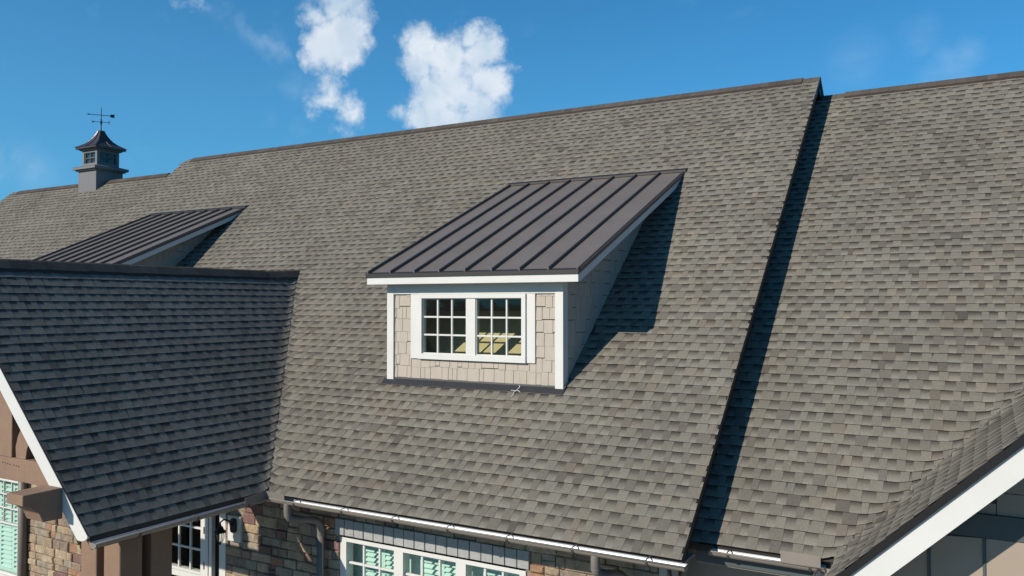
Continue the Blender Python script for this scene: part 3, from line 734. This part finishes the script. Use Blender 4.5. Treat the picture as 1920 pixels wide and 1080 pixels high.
tr = part('timber_truss', 'brown timber truss filling the porch gable')
TY = 5.30
MB().prism([(-13.1, TY, -2.02), (-8.9, TY, -2.02), (-8.9, TY, -1.765), (-13.1, TY, -1.765)], (0, .22, 0)).build('tie_beam', M_TIM, tr, bevel=.006)
for s in (1, -1):
    a = -11+1.02*s; b = -11+1.30*s
    MB().box(min(a, b), max(a, b), TY+.01, TY+.21, -1.765, -.92).build('queen_post', M_TIM, tr, bevel=.006)
    c = lambda x, z: (-11+s*(x+11), TY+.02, z)
    MB().prism([c(-9.63, -1.765), c(-9.64, -1.64), c(-9.60, -1.52), c(-9.52, -1.40), c(-9.42, -1.36), c(-9.30, -1.50), c(-9.36, -1.56), c(-9.41, -1.64), c(-9.44, -1.765)], (0, .16, 0)).build('curved_brace', M_TIM, tr, bevel=.004)
for s in (1, -1):
    c = lambda x, z: (-11+s*(x+11), TY+.03, z)
    MB().prism([c(-10.86, -1.30), c(-10.80, -1.02), c(-10.56, -1.14), c(-10.36, -1.32), c(-10.27, -1.5), c(-10.27, -1.765), c(-10.43, -1.765), c(-10.48, -1.55), c(-10.62, -1.38)], (0, .14, 0)).build('curved_brace', M_TIM, tr, bevel=.004)
MB().box(-11.14, -10.86, TY+.01, TY+.21, -1.765, .22).build('king_post', M_TIM, tr, bevel=.006)
for i in range(7): MB().tube([(-9.86+i*.05+(.03 if i > 3 else 0), TY-.003, -1.83-i*.003), (-9.86+i*.05+(.03 if i > 3 else 0), TY+.004, -1.83-i*.003)], .008, 8).build('nail', M_IRON, tr)
for s in (1, -1):
    xa, xb = (-8.80, -8.505) if s > 0 else (-13.495, -13.2)
    MB().prism([(xa, 4.77, -1.955), (xa, 4.77, -2.06), (xa, 4.86, -2.10), (xa, 4.94, -2.17), (xa, 4.98, -2.265), (xa, 5.184, -2.275), (xa, 5.184, -1.95)], (xb-xa, 0, 0)).build('outrigger_beam', M_TIM, tr, bevel=.005)
for s in (1,):
    pp = part('porch_posts', 'cluster of four brown square timber posts at the porch corner')
    for (x0, y0) in ((-8.745, 5.82), (-9.175, 5.82), (-8.745, 6.22), (-9.175, 6.22)):
        MB().box(x0, x0+.293, y0, y0+.285, GZ+.06, -2.47).build('post', M_TIM, pp, bevel=.008)
    MB().box(-9.1, -8.5, 6.12, 7.9, -2.60, -2.505).build('plate_beam', M_TIM, pp)
    pq = part('porch_posts', 'cluster of timber posts at the far porch corner')
    for (x0, y0) in ((-13.55, 5.82), (-13.12, 5.82), (-13.55, 6.22), (-13.12, 6.22)):
        MB().box(x0, x0+.293, y0, y0+.285, GZ+.06, -2.47).build('post', M_TIM, pq, bevel=.008)

# ------------------------------------------------------------------ right cross gable front
def rk(xe, xr, y, th, top, h, m, nm, par=gable_roof): return xz_slope_board(par, nm, m, y, th, xe, xr, zgab, top, h)
for xe in (-1.30, 5.70):
    rk(xe, RX, GY0-.03, .03, -.002, .075, M_IRON, 'drip_edge')
    rk(xe, RX, GY0-.005, .04, -.077, .245, M_WHITE, 'rake_board')
    xs = xe+.02*(1 if xe < RX else -1)
    MB().prism([(xs, GY0+.035, zgab(xs)-.29), (RX, GY0+.035, zgab(RX)-.29), (RX, GY0+.035, zgab(RX)-.31), (xs, GY0+.035, zgab(xs)-.31)], (0, .52, 0)).build('rake_soffit', M_SOFF, gable_roof)
gwf = part('gable_wall', 'gable end wall of the right cross gable, grey shakes over a dark band and beige panels')
GW = 7.92
MB().prism([(-.95, GW, GZ), (5.35, GW, GZ), (5.35, GW, zgab(5.35)-.3), (RX, GW, zgab(RX)-.3), (-.95, GW, zgab(-.95)-.3)], (0, .2, 0)).build('wall_core', M_FRZ, gwf)
MB().prism([(-.70, GW-.03, -1.94), (5.1, GW-.03, -1.94), (4.92, GW-.03, -1.76), (-.52, GW-.03, -1.76)], (0, .03, 0)).build('frieze_band', M_FRZ, gwf, bevel=.004)
MB().box(-.42, 4.82, GW-.045, GW, -1.78, -1.745).build('frieze_cap', M_FRZ, gwf)
xx = -.90
for i in range(15):
    zt_ = [min(-1.945, zgab(q)-.33) for q in (xx+.006, xx+.405)]
    MB().prism([(xx+.006, GW-.018, GZ+.1), (xx+.405, GW-.018, GZ+.1), (xx+.405, GW-.018, zt_[1]), (xx+.006, GW-.018, zt_[0])], (0, .017, 0)).build('wall_panel', M_BEIGE, gwf, bevel=.003)
    MB().box(xx+.394, xx+.416, GW-.03, GW-.019, GZ+.1, min(-1.945, zgab(xx+.405)-.34)).build('batten', M_FRZ, gwf); xx += .411
r = random.Random(8); z0_ = -1.745; row = 0
while z0_ < .6:
    x = -.9+r.uniform(-.2, 0)
    while x < 5.2:
        w = r.uniform(.2, .34); zt = z0_+.185
        lim = min(zgab(x), zgab(x+w))-.28
        if lim > z0_+.02: box('wall_shake', M_GREY, gwf, x+.003, x+w-.003, GW-.02-r.uniform(0, .004), GW-.001, z0_+.003, min(zt, lim), bevel=.002)
        x += w
    z0_ += .187; row += 1

# ------------------------------------------------------------------ dormer
dm = part('dormer', 'nearer shed dormer with white-trimmed gridded window and bronze metal roof')
DYF = 9.20; DX0, DX1 = -7.38, -4.61
RX0, RX1 = -7.585, -4.31; EY, EZ = 8.99, .40; TYY = 12.96; TZ = 2.125; DS = (TZ-EZ)/(TYY-EY)
zd = lambda y: EZ+DS*(y-EY)
npan = 8; pwid = (RX1-RX0)/npan
for i in range(npan):
    a, b = RX0+pwid*i, RX0+pwid*(i+1)
    MB().prism([(a+.001, EY, EZ), (b-.001, EY, EZ), (b-.001, TYY, TZ), (a+.001, TYY, TZ)], (0, 0, -.012)).build('metal_panel', M_METAL, dm)
for i in range(npan+1):
    a = RX0+pwid*i
    a = min(max(a, RX0+.014), RX1-.014)
    hh = .042 if i < npan else .02
    MB().prism([(a-.011, EY-.004, EZ+.001), (a+.011, EY-.004, EZ+.001), (a+.009, EY-.004, EZ+hh), (a-.009, EY-.004, EZ+hh)], (0, TYY-EY, TZ-EZ)).build('standing_seam', M_SEAM, dm)
MB().prism([(RX0-.01, EY-.02, EZ-.045), (RX0-.01, EY-.02, EZ+.003), (RX0-.01, EY+.03, EZ+.024), (RX0-.01, EY+.03, EZ-.013)], (RX1-RX0+.02, 0, 0)).build('drip_edge', M_DRIP, dm)
for xa in (RX0-.012, RX1-.004):
    MB().prism([(xa, EY-.01, zd(EY-.01)+.006), (xa, TYY, TZ+.006), (xa, TYY, TZ-.05), (xa, EY-.01, zd(EY-.01)-.05)], (.016, 0, 0)).build('rake_edge_trim', M_SEAM, dm)
MB().prism([(RX0-.03, TYY-.03, TZ-.002), (RX0-.03, TYY-.03, TZ+.03), (RX0-.03, TYY+.07, zmain(TYY+.07)+.02), (RX0-.03, TYY+.07, zmain(TYY+.07)-.02)], (RX1-RX0+.06, 0, 0)).build('head_flashing', M_DRIP, dm)
FH = .115
MB().prism([(RX0, EY, EZ-.035), (RX0, EY+.03, EZ-.02), (RX0, EY+.03, EZ-.03-FH), (RX0, EY, EZ-.03-FH)], (RX1-RX0, 0, 0)).build('front_fascia', M_WHITE, dm, bevel=.003)
for xa in (RX0+.001, RX1-.031):
    ye = TYY-.25
    MB().prism([(xa, EY+.031, zd(EY+.031)-.03), (xa, TYY-.02, TZ-.03), (xa, ye-.15, zd(ye-.15)-.03-FH), (xa, EY+.031, zd(EY)-.03-FH)], (.03, 0, 0)).build('rake_fascia', M_WHITE, dm)
MB().prism([(RX0+.03, EY+.03, zd(EY)-.03-FH+.03), (RX0+.03, TYY-.5, zd(TYY-.5)-.145), (RX0+.03, TYY-.5, zd(TYY-.5)-.125), (RX0+.03, EY+.03, zd(EY)-.03-FH+.05)], (RX1-RX0-.06, 0, 0)).build('dormer_soffit', M_WHITE, dm)
# body
OP = (-6.80, -5.17, -.72, .08)
holed_wall('front_core', M_SHAKEGAP, dm, DX0+.02, DX1-.02, -1.12, .30, DYF+.02, DYF+.12, [OP])
for xa, xb in ((DX0+.02, DX0+.1), (DX1-.1, DX1-.02)):
    MB().prism([(xa, DYF+.12, zmain(DYF)-.1), (xa, DYF+.12, .30), (xa, 12.7, zd(12.7)-.13), (xa, 12.75, zmain(12.75)-.1)], (xb-xa, 0, 0)).build('side_core', M_SHAKEGAP, dm)
MB().prism([(DX0+.1, DYF+.125, zmain(DYF+.125)+.012), (DX1-.1, DYF+.125, zmain(DYF+.125)+.012), (DX1-.1, 10.3, zmain(10.3)+.012), (DX0+.1, 10.3, zmain(10.3)+.012)], (0, 0, .012)).build('plywood_floor', M_PLY, dm)
MB().prism([(DX0+.1, 10.3, zmain(10.3)+.01), (DX1-.1, 10.3, zmain(10.3)+.01), (DX1-.1, 12.5, zmain(12.5)+.01), (DX0+.1, 12.5, zmain(12.5)+.01)], (0, 0, .01)).build('attic_shade_sheet', M_DARK, dm)  # dark sheet over the deck, attic shade as colour where the plywood goes on
MB().box(DX0+.1, DX0+.104, DYF+.13, 11.5, -.9, .26).box(DX1-.104, DX1-.1, DYF+.13, 11.5, -.9, .26).build('attic_shade_sheet', M_DARK, dm)  # dark side sheets added, attic shade as colour
for i in range(5):
    xj = -7.1+i*.55
    MB().prism([(xj, DYF+.13, zd(DYF)-.16), (xj+.04, DYF+.13, zd(DYF)-.16), (xj+.04, DYF+.13, zd(DYF)-.30), (xj, DYF+.13, zd(DYF)-.30)], (0, 2.6, 2.6*DS)).build('rafter', M_DARK, dm)  # rafters coloured near black to stand in for attic shade
for xa, xb in ((DX0, DX0+.115), (DX1-.115, DX1)):
    box('corner_board', M_WHITE, dm, xa, xb, DYF-.02, DYF+.02, zmain(DYF)-.0, .30, bevel=.003)
box('frieze_board', M_WHITE, dm, DX0+.115, DX1-.115, DYF-.016, DYF+.02, .12, .30, bevel=.003)
MB().prism([(DX1-.022, DYF+.02, zmain(DYF+.02)), (DX1-.022, DYF+.02, .28), (DX1-.022, DYF+.11, .30), (DX1-.022, DYF+.11, zmain(DYF+.11))], (.022, 0, 0)).build('corner_board', M_WHITE, dm)
MB().prism([(DX0, DYF+.02, zmain(DYF+.02)), (DX0, DYF+.02, .28), (DX0, DYF+.11, .30), (DX0, DYF+.11, zmain(DYF+.11))], (.022, 0, 0)).build('corner_board', M_WHITE, dm)
# flat casings beside the window
box('window_casing', M_WHITE, dm, -6.97, -6.832, DYF-.012, DYF+.02, -.765, .119, bevel=.003)
box('window_casing', M_WHITE, dm, -5.14, -5.01, DYF-.012, DYF+.02, -.765, .119, bevel=.003)
fr = MB(); a0, a1, b0, b1 = -6.832, -5.14, -.765, .119
fr.box(a0, a1, DYF-.035, DYF+.08, b1-.055, b1).box(a0, a1, DYF-.035, DYF+.08, b0, b0+.075).box(a0, a0+.06, DYF-.033, DYF+.08, b0+.075, b1-.055).box(a1-.06, a1, DYF-.033, DYF+.08, b0+.075, b1-.055).box(-6.05, -5.905, DYF-.02, DYF+.08, b0+.075, b1-.055)
fr.build('window_frame', M_WHITE, dm)
lite(dm, a0+.06, -6.05, b0+.075, b1-.055, DYF-.005, 3, 3, mw=.024, fw=.012)
lite(dm, -5.905, a1-.06, b0+.075, b1-.055, DYF-.005, 3, 3, mw=.024, fw=.012)
# shakes
r = random.Random(21)
def shake_front(x0, x1, z0, z1, seed):
    rr = random.Random(seed); z = -1.06+.155*0; row = 0
    z = -1.045
    while z < z1:
        h = .162; x = x0-rr.uniform(0, .1)
        while x < x1:
            w = rr.choice((.07, .1, .13, .16, .19))*rr.uniform(.95, 1.05); a, b = max(x, x0), min(x+w, x1); x += w
            zb2 = z+rr.choice((0, .016, .032)) if row else z+rr.choice((0, .004)); za, zt = max(zb2, z0-.02), min(z+h+.02, z1)
            if b-a < .02 or zt-za < .015: continue
            t0 = .014+rr.uniform(0, .004)
            MB().hull([(a+.003, DYF+.02-t0, za), (b-.003, DYF+.02-t0, za), (b-.003, DYF+.02, za), (a+.003, DYF+.02, za)],
                      [(a+.003, DYF+.02-t0+.007, zt), (b-.003, DYF+.02-t0+.007, zt), (b-.003, DYF+.021, zt), (a+.003, DYF+.021, zt)]).build('shake', M_SHAKE, dm)
        z += h; row += 1
shake_front(DX0+.115, -6.972, -1.05, .12, 1); shake_front(-5.008, DX1-.115, -1.05, .12, 2); shake_front(-6.972, -5.008, -1.05, -.766, 3)
def clip_poly(poly, inside, inter):
    out = []
    for i in range(len(poly)):
        a, b = poly[i-1], poly[i]; ia, ib = inside(a), inside(b)
        if ia != ib: out.append(inter(a, b))
        if ib: out.append(b)
    return out
def clipline(poly, f):   # keep f(p)>=0
    def inter(a, b):
        fa, fb = f(a), f(b); t = fa/(fa-fb); return (a[0]+(b[0]-a[0])*t, a[1]+(b[1]-a[1])*t)
    return clip_poly(poly, lambda p: f(p) >= 0, inter)
for side, xs in ((1, DX1-.02), (-1, DX0+.02)):
    rr = random.Random(7+side); z = -1.045; row = 0
    while z < 2.0:
        y = DYF+.112-(rr.uniform(0, .1))
        while y < 12.7:
            w = rr.choice((.1, .13, .16, .2))*rr.uniform(.95, 1.05); zb2 = z+rr.choice((0, .012, .022))
            pl = [(max(y, DYF+.112), zb2), (y+w-.004, zb2), (y+w-.004, z+.176), (max(y, DYF+.112), z+.176)]; y += w
            if pl[1][0]-pl[0][0] < .02: continue
            pl = clipline(pl, lambda p: zd(p[0])-.145-p[1]); pl = clipline(pl, lambda p: p[1]-zmain(p[0])+.01) if len(pl) > 2 else []
            if len(pl) < 3: continue
            t0 = .013+rr.uniform(0, .005)
            zl = min(p[1] for p in pl)
            A = [(xs, p[0], p[1]) for p in pl]; B = [(xs+side*(t0-.006*min(1, (p[1]-zl)/.17)), p[0], p[1]) for p in pl]
            MB().hull(A, B).build('shake', M_SHAKE, dm)
        z += .162; row += 1
MB().prism([(DX0-.05, DYF-.075, zmain(DYF-.075)+.014), (DX0-.05, DYF+.0, zmain(DYF)+.014), (DX0-.05, DYF+.02, zmain(DYF)+.06), (DX0-.05, DYF+.012, zmain(DYF)+.06), (DX0-.05, DYF-.008, zmain(DYF)+.024), (DX0-.05, DYF-.075, zmain(DYF-.075)+.021)], (DX1-DX0+.07, 0, 0)).build('base_flashing', M_FLASH, dm)
dm2 = dm.copy(); COL.objects.link(dm2); dm2.parent = house; dm2.matrix_parent_inverse = IH; dm2.location = (DX2, 0, 0)
dm2['label'] = 'farther shed dormer, its lower part hidden behind the porch ridge'
for ch in list(dm.children):
    c = ch.copy(); COL.objects.link(c); c.parent = dm2
# stray cord lying on the flashing
p0 = Vector((-5.27, DYF-.1, zmain(DYF-.1)+.03))
cd = MB().tube(smoothpath([p0+Vector(q) for q in ((0, -.06, -.05), (.01, -.03, -.02), (.0, .0, .0), (.03, .03, .03), (.06, .05, .07), (.04, .06, .08))]), .003, 6)
cd.tube(smoothpath([p0+Vector(q) for q in ((-.05, .02, .02), (.0, .01, .02), (.05, .03, .02), (.08, .02, .0))]), .003, 6)
cd = cd.build('cord', mat('white_cord', (.7, .7, .7), .6)); cd['label'] = 'short tangle of white cord on the black flashing below the nearer dormer'; cd['category'] = 'cord'

# ------------------------------------------------------------------ cupola
cu = part('cupola', 'grey square cupola with flared bronze roof on the lower ridge')
CX, CY = -22.25, 14.61
def ring_box(nm, hw, z0, z1, m, bevel=.004, hw2=None):
    hw2 = hw if hw2 is None else hw2
    return MB().hull([(CX+a*hw, CY+b*hw, z0) for a, b in ((-1, -1), (1, -1), (1, 1), (-1, 1))], [(CX+a*hw2, CY+b*hw2, z1) for a, b in ((-1, -1), (1, -1), (1, 1), (-1, 1))]).build(nm, m, cu, bevel=bevel)
ring_box('cupola_base', .415, 3.0, 3.78, M_CUP)
ring_box('cornice', .47, 3.76, 3.80, M_CUP); ring_box('cornice', .53, 3.80, 3.87, M_CUP); ring_box('cornice_slope', .54, 3.871, 3.92, M_CUP, hw2=.37)
MB().box(CX-.27, CX+.27, CY-.27, CY+.27, 3.92, 4.35).build('dark_core_box', M_DARK, cu)  # dark box added inside so the panes read dark
# upper box with window openings in each face
h0, h1, hw = 3.91, 4.36, .345
for sx, sy in ((-1, -1), (1, -1), (1, 1), (-1, 1)):
    MB().box(*sorted((CX+sx*hw, CX+sx*(hw-.09))), *sorted((CY+sy*hw, CY+sy*(hw-.09))), h0, h1).build('corner_post', M_CUP, cu, bevel=.003)
ring_box('head_rail', hw-.003, h1-.07, h1, M_CUP); ring_box('sill_rail', hw-.003, h0, h0+.08, M_CUP)
for k_ in range(4):
    a = k_*math.pi/2; ca, sa = round(math.cos(a)), round(math.sin(a))
    def tp(x, y, z): return (CX+ca*x-sa*y, CY+sa*x+ca*y, z)
    yy = -(hw-.02)
    def bx(nm, x0, x1, y0, y1, z0, z1, m): MB().hull([tp(x0, y0, z0), tp(x1, y0, z0), tp(x1, y1, z0), tp(x0, y1, z0)], [tp(x0, y0, z1), tp(x1, y0, z1), tp(x1, y1, z1), tp(x0, y1, z1)]).build(nm, m, cu)
    xa, xb, za, zb_ = -(hw-.09), hw-.09, h0+.08, h1-.07
    bx('window_stop', xa, xa+.03, yy, yy+.03, za, zb_, M_FRZ); bx('window_stop', xb-.03, xb, yy, yy+.03, za, zb_, M_FRZ)
    bx('muntin', -.014, .014, yy+.003, yy+.03, za, zb_, M_FRZ); bx('muntin', xa+.03, -.014, yy+.004, yy+.03, (za+zb_)/2-.014, (za+zb_)/2+.014, M_FRZ); bx('muntin', .014, xb-.03, yy+.004, yy+.03, (za+zb_)/2-.014, (za+zb_)/2+.014, M_FRZ)
    for x0_, x1_ in ((xa+.03, -.014), (.014, xb-.03)):
        for z0_, z1_ in ((za, (za+zb_)/2-.014), ((za+zb_)/2+.014, zb_)): bx('pane', x0_, x1_, yy+.018, yy+.022, z0_, z1_, M_GLASS)
ring_box('eave_mould', .40, 4.36, 4.40, M_CUP); ring_box('eave_edge', .475, 4.40, 4.455, M_CUPR)
prof = [(.485, 4.456), (.40, 4.505), (.31, 4.565), (.23, 4.64), (.165, 4.73), (.115, 4.82), (.075, 4.91), (.06, 4.965)]
for k_ in range(4):
    a = k_*math.pi/2; ca, sa = round(math.cos(a)), round(math.sin(a)); mb = MB()
    for i in range(len(prof)-1):
        (w0, z0_), (w1, z1_) = prof[i], prof[i+1]
        q = lambda x, y, z: (CX+ca*x-sa*y, CY+sa*x+ca*y, z)
        mb.face([q(-w0, -w0, z0_), q(w0, -w0, z0_), q(w1, -w1, z1_), q(-w1, -w1, z1_)])
    mb.build('roof_panel', M_CUPR, cu, smooth=True)
    MB().tube([(CX+ca*0+sa*(w+.004), CY-ca*(w+.004)+sa*0, z+.004) for w, z in prof], .011, 6).build('roof_seam', M_CUPR, cu)
    MB().tube([(CX+(ca*w-sa*-w), CY+(sa*w+ca*-w), z) for w, z in prof], .014, 6).build('hip_seam', M_CUPR, cu)
ring_box('roof_cap', .062, 4.962, 4.975, M_CUPR, 0)
wv = thing('weathervane', 'black iron weathervane with arrow and compass letters on the cupola', 'weathervane', loc=(CX, CY, 4.97))
def wvb(o): o.matrix_parent_inverse = Matrix.Translation((-CX, -CY, -4.97)); return o
wvb(MB().tube([(CX, CY, 4.95), (CX, CY, 5.2), (CX, CY, 5.26), (CX, CY, 5.6), (CX, CY, 5.68)], [.016, .014, .012, .011, .003], 10).build('rod', M_IRON, wv))
wvb(MB().tube([(CX, CY, 5.20), (CX, CY, 5.225), (CX, CY, 5.25)], [.012, .035, .012], 12).build('hub', M_IRON, wv))
dv = Vector((.548, .837, 0)); dn = Vector((-.837, .548, 0)); c0 = Vector((CX, CY, 5.43))
wvb(MB().tube([c0-dv*.33, c0+dv*.34], .009, 8).build('arrow_shaft', M_IRON, wv))
def flat(pts, c, d, th=.008): return MB().prism([c+d*x+Vector((0, 0, z))-d.cross(Vector((0, 0, 1)))*th/2 for x, z in pts], d.cross(Vector((0, 0, 1)))*th)
wvb(flat([(-.38, 0), (-.30, .026), (-.315, 0), (-.30, -.026)], c0, dv).build('arrow_head', M_IRON, wv))
wvb(flat([(.22, .0), (.25, .045), (.36, .045), (.33, 0), (.36, -.045), (.25, -.045)], c0, dv).build('arrow_tail', M_IRON, wv))
cl = Vector((CX, CY, 5.23))
letters = {'N': [((-.02, -.035), (-.02, .035)), ((-.02, .035), (.02, -.035)), ((.02, -.035), (.02, .035))],
           'S': [((.02, .03), (-.02, .03)), ((-.02, .03), (-.02, 0)), ((-.02, 0), (.02, 0)), ((.02, 0), (.02, -.03)), ((.02, -.03), (-.02, -.03))],
           'E': [((-.02, -.035), (-.02, .035)), ((-.02, .035), (.02, .035)), ((-.02, 0), (.015, 0)), ((-.02, -.035), (.02, -.035))],
           'W': [((-.03, .035), (-.015, -.035)), ((-.015, -.035), (0, .02)), ((0, .02), (.015, -.035)), ((.015, -.035), (.03, .035))]}
for d_, ch in ((dn, 'N'), (-dn, 'S'), (dv, 'E'), (-dv, 'W')):
    wvb(MB().tube([cl, cl+d_*.19], .007, 6).build('compass_arm', M_IRON, wv))
    mb = MB()
    for a, b in letters[ch]:
        f_ = lambda p: cl+d_*.215+dv*p[0]+Vector((0, 0, p[1]))
        mb.tube([f_(a), f_(b)], .007, 6)
    wvb(mb.build('compass_letter', M_IRON, wv))

# cancel the offset for every direct mesh child of a house part that was given world coordinates
S.render.engine = 'CYCLES'
S.cycles.max_bounces = 8; S.cycles.transparent_max_bounces = 16
